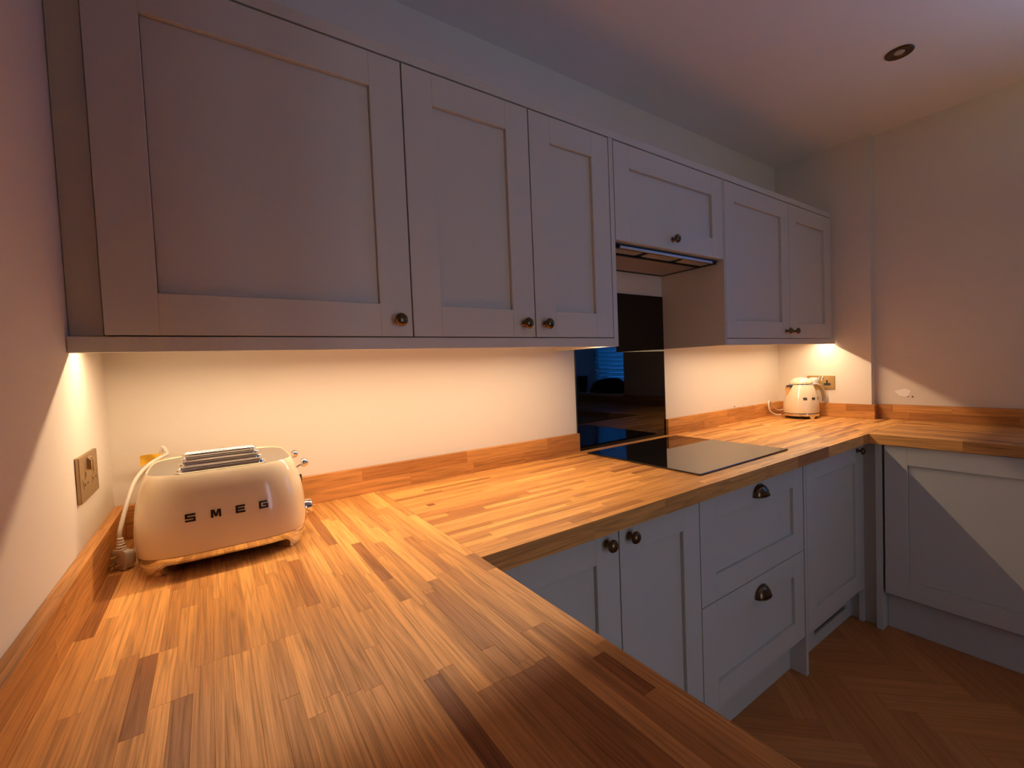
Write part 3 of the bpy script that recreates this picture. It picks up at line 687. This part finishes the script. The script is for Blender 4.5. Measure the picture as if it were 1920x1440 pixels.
# cord, label and plug
def rel(p): return Vector(p) - TC
bm = bmesh.new()
add_tube(bm, catmull([rel(p) for p in [(0.0365, -0.2315, 0.966), (0.0400, -0.226, 0.990), (0.050, -0.19, 1.037), (0.060, -0.15, 1.069), (0.078, -0.11, 1.090), (0.097, -0.07, 1.099), (0.107, -0.046, 1.101), (0.106, -0.032, 1.107), (0.099, -0.0285, 1.117), (0.096, -0.027, 1.08), (0.11, -0.030, 1.00), (0.15, -0.0375, 0.95)]], 8), 0.0040, 10)
cd_ = from_bm('power_cord', bm, 'white', to, True); cd_['label'] = 'white power cord'
bm = bmesh.new(); g_ = []
NX, NY = 9, 7
for i in range(NX):
    row = []
    for j in range(NY):
        u, v = i / (NX - 1), j / (NY - 1)
        row.append(bm.verts.new(rel((0.056 + 0.044 * u, -0.036 + 0.004 * math.sin(5 * u + 2 * v) , 1.079 + 0.024 * v + 0.004 * math.sin(3 * u * (1 - v)) - 0.006 * (1 - v) * u + 0.010 * u * v * (1 - u)))))
    g_.append(row)
for i in range(NX - 1):
    for j in range(NY - 1): bm.faces.new((g_[i][j], g_[i + 1][j], g_[i + 1][j + 1], g_[i][j + 1]))
ex = bmesh.ops.extrude_face_region(bm, geom=bm.faces[:])
for v in [q for q in ex['geom'] if isinstance(q, bmesh.types.BMVert)]: v.co.y += 0.0008
o = from_bm('cord_label', bm, 'tag', to, True); o['label'] = 'crumpled yellow label'
def plug(parent, loc, rotz, pins=True, lab=None, mat='white'):
    """UK plug: face with three pins looks to local -X, cord leaves upwards; local origin at the body's centre"""
    bm = bmesh.new(); rg = []
    for (x_, k) in ((-0.013, 0.93), (-0.012, 1.0), (-0.002, 1.0), (0.004, 0.93), (0.012, 0.80), (0.015, 0.62)):
        rg.append([(x_, a * k, b_ * k - (1 - k) * 0.0) for a, b_ in sellipse(0.0245, 0.0235, 4.5, 28)])
    add_rings(bm, rg)
    p = from_bm('plug', bm, mat, parent, True); p.location = loc; p.rotation_euler = (0, 0, rotz)
    if lab: p['label'] = lab
    bm = bmesh.new(); add_rings(bm, [[(x_, a * k, b_ * k) for a, b_ in sellipse(0.026, 0.0248, 4.5, 28)] for x_, k in ((-0.0155, 1.0), (-0.0145, 1.02), (-0.0135, 1.0))])
    from_bm('plug_rim', bm, mat, p, True)
    if pins:
        boxes('pin', [(-0.0345, -0.0156, -0.0038, 0.0038, 0.008, 0.012)], 'brass', p, 0.0008)
        for s_ in (-1, 1): boxes('pin', [(-0.033, -0.0156, s_ * 0.011 - 0.003, s_ * 0.011 + 0.003, -0.012, -0.008)], 'brass', p, 0.0008)
    return p
PZ = 0.9058 + 0.0265
pg = plug(to, rel((0.0432, -0.228, 0.9058 + 0.0207)), math.radians(41), True, 'white three-pin plug')
pg.scale = (0.78, 0.78, 0.78)
bm = bmesh.new()
add_lathe(bm, [(r_, h_ * 1.7) for r_, h_ in [(0.0105, 0), (0.0115, 0.002), (0.0100, 0.003), (0.0105, 0.006), (0.0085, 0.007), (0.0092, 0.010), (0.0072, 0.011), (0.0080, 0.014), (0.0062, 0.015), (0.0068, 0.018), (0.0050, 0.0195)]], 18)
from_bm('strain_relief', bm, 'white', pg, True, loc=(-0.008, 0.0, 0.0225))

# ------------------------------------------------------------------ kettle
KC = Vector((3.105, -0.190, ZT + 0.0006))
ke = thing('kettle', 'cream electric kettle with chrome handle and SMEG lettering in the far corner', 'kettle', KC)
ux = Vector((0.826, -0.563, 0)).normalized(); un = Vector((-0.563, -0.826, 0)).normalized()
bm = bmesh.new(); add_lathe(bm, [(0.086, 0.030), (0.0915, 0.034), (0.0925, 0.045), (0.0915, 0.070), (0.0885, 0.100), (0.083, 0.130), (0.0755, 0.158), (0.068, 0.180), (0.0615, 0.194), (0.0600, 0.197)], 56)
from_bm('body', bm, 'cream', ke, True)
bm = bmesh.new(); add_lathe(bm, [(0.0600, 0.1975), (0.0615, 0.1985), (0.0612, 0.2010), (0.0598, 0.2015)], 56); from_bm('lid_seam', bm, 'chrome', ke, True)
bm = bmesh.new(); add_lathe(bm, [(0.0598, 0.2020), (0.0605, 0.2045), (0.0560, 0.2160), (0.0470, 0.2260), (0.0340, 0.2340), (0.0180, 0.2385), (0.002, 0.2395)], 56); from_bm('lid', bm, 'cream', ke, True)
bm = bmesh.new(); add_lathe(bm, [(0.086, 0.0300), (0.0925, 0.0295), (0.0935, 0.0240), (0.0900, 0.0150), (0.085, 0.0145)], 56)
cb = from_bm('chrome_base', bm, 'chrome', ke, True)
bm = bmesh.new(); add_lathe(bm, [(0.080, 0.0143), (0.078, 0.006)], 40); from_bm('underside', bm, 'black', ke)
for k in range(3):
    a = math.atan2(un.y, un.x) + 0.1 + k * 2 * math.pi / 3; d = Vector((math.cos(a), math.sin(a), 0)); s_ = Vector((-d.y, d.x, 0))
    bm = bmesh.new(); rg = []
    for (z_, w_, r_) in ((0.0200, 0.026, 0.0005), (0.0120, 0.017, 0.0), (0.0050, 0.0125, 0.0), (0.0, 0.0115, -0.001)):
        rg.append([tuple(d * (0.084 + r_ + p) + s_ * q + Vector((0, 0, z_))) for q, p in sellipse(w_, 0.0085, 3.0, 20)])
    add_rings(bm, rg); from_bm('foot', bm, 'chrome', ke, True)
# spout: chrome V on the left
bm = bmesh.new()
tipz, spl = 0.192, []
sd = -ux
for (z_, out, half) in ((0.1965, 0.0930, 0.022), (0.180, 0.0930, 0.019), (0.160, 0.0915, 0.013), (0.136, 0.0860, 0.003)):
    rb = 0.058 if z_ > 0.19 else (0.066 if z_ > 0.17 else (0.073 if z_ > 0.15 else 0.079))
    spl.append([tuple(sd * p + un * q + Vector((0, 0, z_))) for p, q in ((out, 0), (out - 0.006, half * .5), (rb, half), (rb - 0.012, half * 0.6), (rb - 0.012, -half * .6), (rb, -half), (out - 0.006, -half * .5))])
add_rings(bm, spl); from_bm('spout', bm, 'chrome', ke, True)
# handle: flattened chrome arc on the right, open at its foot
pts = catmull([ux * r_ + Vector((0, 0, z_)) for r_, z_ in ((0.058, 0.186), (0.078, 0.192), (0.102, 0.190), (0.124, 0.176), (0.136, 0.150), (0.142, 0.122), (0.144, 0.096))], 6)
bm = bmesh.new(); add_tube(bm, pts, lambda t: (0.012, 0.0070 + 0.002 * t), 14); hn = from_bm('handle', bm, 'chrome', ke, True)
pts2 = [p - ux * 0.0105 - Vector((0, 0, 0.0035)) for p in pts[8:]]
bm = bmesh.new(); add_tube(bm, pts2, (0.0095, 0.0045), 10); from_bm('handle_grip', bm, 'steel', hn, True)
bm = bmesh.new(); add_tube(bm, [ux * 0.090 + Vector((0, 0, 0.052)), ux * 0.104 + Vector((0, 0, 0.050))], (0.007, 0.0035), 10); from_bm('switch', bm, 'chrome', ke, True)
rr_ = lambda z: 0.0872 - (z - 0.110) * 0.19
def kcurve(x, z):
    zz_ = 0.110 + z; r_ = rr_(zz_) + 0.0004; a = x / 0.088
    return (un * math.cos(a) + ux * math.sin(a)) * r_ + Vector((0, 0, zz_))
letters(ke, 'SMEG', 0.0190, 0.0140, 0.0480, Vector((0, 0, 0)), ux, Vector((0, 0, 1)), un, curve=lambda x, z: kcurve(x + 0.042, z), depth=0.0010)
# cord: loops out at the left, round the back and up to the socket
kr = lambda p: Vector(p) - KC
bm = bmesh.new()
add_tube(bm, catmull([kr(p) for p in [(3.043, -0.105, 0.923), (3.020, -0.085, 0.926), (2.998, -0.066, 0.945), (2.993, -0.058, 0.975), (3.008, -0.052, 1.001), (3.04, -0.045, 1.004), (3.10, -0.036, 0.96), (3.17, -0.040, 0.935), (3.215, -0.085, 0.96), (3.217, -0.15, 1.03), (3.2185, -0.196, 1.075), (3.2185, -0.205, 1.088)]], 8), 0.0036, 10)
o = from_bm('power_cord', bm, 'white', ke, True); o['label'] = 'pale power cord'
pk = plug(ke, kr((X3 - 0.0245, -0.2055, 1.1135)), 0.0, False, 'white plug in the left outlet'); pk.rotation_euler = (0, 0, math.pi)

# ------------------------------------------------------------------ sockets
def socket(label, loc, rotz, mat, plate_lab=None):
    """UK double socket; local plate in XZ, facing -Y, 146 x 82 mm"""
    t = thing('double_socket', label, 'socket', loc); t.rotation_euler = (0, 0, rotz)
    box('faceplate', -0.073, 0.073, -0.0065, -0.0003, -0.041, 0.041, mat, t, 0.0012, 2)
    for s_ in (-1, 1):
        cx = s_ * 0.034
        ins = boxes('outlet', [(cx - 0.0045, cx + 0.0045, -0.0072, -0.0060, -0.003, 0.014)] + [(cx - 0.0185, cx + 0.0185, -0.0072, -0.0060, -0.0185, -0.0035)], 'black' if mat == 'brass' else mat, t, 0.0004)
        for (hx, hz, hw_, hh) in ((0, 0.006, 0.0022, 0.004), (-0.011, -0.011, 0.0034, 0.0022), (0.011, -0.011, 0.0034, 0.0022)):
            box('pin_hole', cx + hx - hw_, cx + hx + hw_, -0.0075, -0.0073, hz - hh, hz + hh, 'black', ins)
        bm = bmesh.new(); rg = []
        sxx = s_ * 0.0085
        for (y_, k, dz) in ((-0.0062, 1.0, 0), (-0.0085, 1.0, 0.0), (-0.0120, 0.86, -0.004)):
            rg.append([(sxx + a * k, y_, 0.0235 + b_ * k + dz) for a, b_ in sellipse(0.0058, 0.0120, 5, 20)])
        add_rings(bm, rg); from_bm('switch', bm, 'brass2' if mat == 'brass2' else 'chrome', t, True)
    for s_ in (-1, 1):
        bm = bmesh.new(); add_lathe(bm, [(0.0032, 0.0064), (0.0032, 0.0070), (0.0022, 0.0074)], 14, 'y'); from_bm('screw', bm, mat, t, True, loc=(s_ * 0.060, 0, -0.001))
    return t
socket('aged brass double socket on the left wall above the upstand', (0.0, -0.2605, 1.108), math.pi / 2, 'brass2')
socket('brass double socket on the end wall beside the kettle, one outlet in use', (X3, -0.2415, 1.108), -math.pi / 2, 'brass')

# ------------------------------------------------------------------ ceiling downlight (off)
dl = thing('downlight', 'round dark bronze recessed downlight in the ceiling, switched off', 'light', (2.556, -0.799, ZC))
bm = bmesh.new(); add_lathe(bm, [(0.046, -0.0003), (0.0465, -0.003), (0.044, -0.0055), (0.030, -0.0060), (0.024, -0.0040), (0.0175, -0.0016)], 48, cap=False); from_bm('bezel', bm, 'bronze', dl, True)
bm = bmesh.new(); add_lathe(bm, [(0.0185, -0.0014), (0.014, -0.0022), (0.002, -0.0026)], 32); from_bm('lens', bm, 'lens', dl, True)

# ------------------------------------------------------------------ pendant uplighter hanging in the room, out of the frame to the right
lp = thing('pendant_lamp', 'metal bowl pendant lamp hanging from the ceiling beside the window wall', 'lamp', (2.45, -1.68, ZC))
bm = bmesh.new(); add_lathe(bm, [(0.05, -0.0005), (0.05, -0.02), (0.02, -0.035)], 28); from_bm('ceiling_rose', bm, 'steel', lp, True)
bm = bmesh.new(); add_tube(bm, [(0, 0, -0.03), (0, 0, -0.435)], 0.004, 8); from_bm('rod', bm, 'steel', lp, True)
bm = bmesh.new(); add_lathe(bm, [(0.004, -0.545), (0.07, -0.530), (0.12, -0.495), (0.15, -0.440), (0.146, -0.439), (0.116, -0.490), (0.07, -0.524), (0.004, -0.538)], 40); from_bm('bowl', bm, 'steel', lp, True)
bm = bmesh.new(); add_sphere(bm, (0, 0, -0.468), 0.03); from_bm('bulb', bm, 'led', lp, True)
pl_ = bpy.data.lights.new('pendant_light', 'POINT'); pl_.energy = LAMP_W; pl_.color = LAMP_COL; pl_.shadow_soft_size = 0.034
plo = bpy.data.objects.new('pendant_light', pl_); plo.location = (2.45, -1.68, ZC - 0.468); C.objects.link(plo)
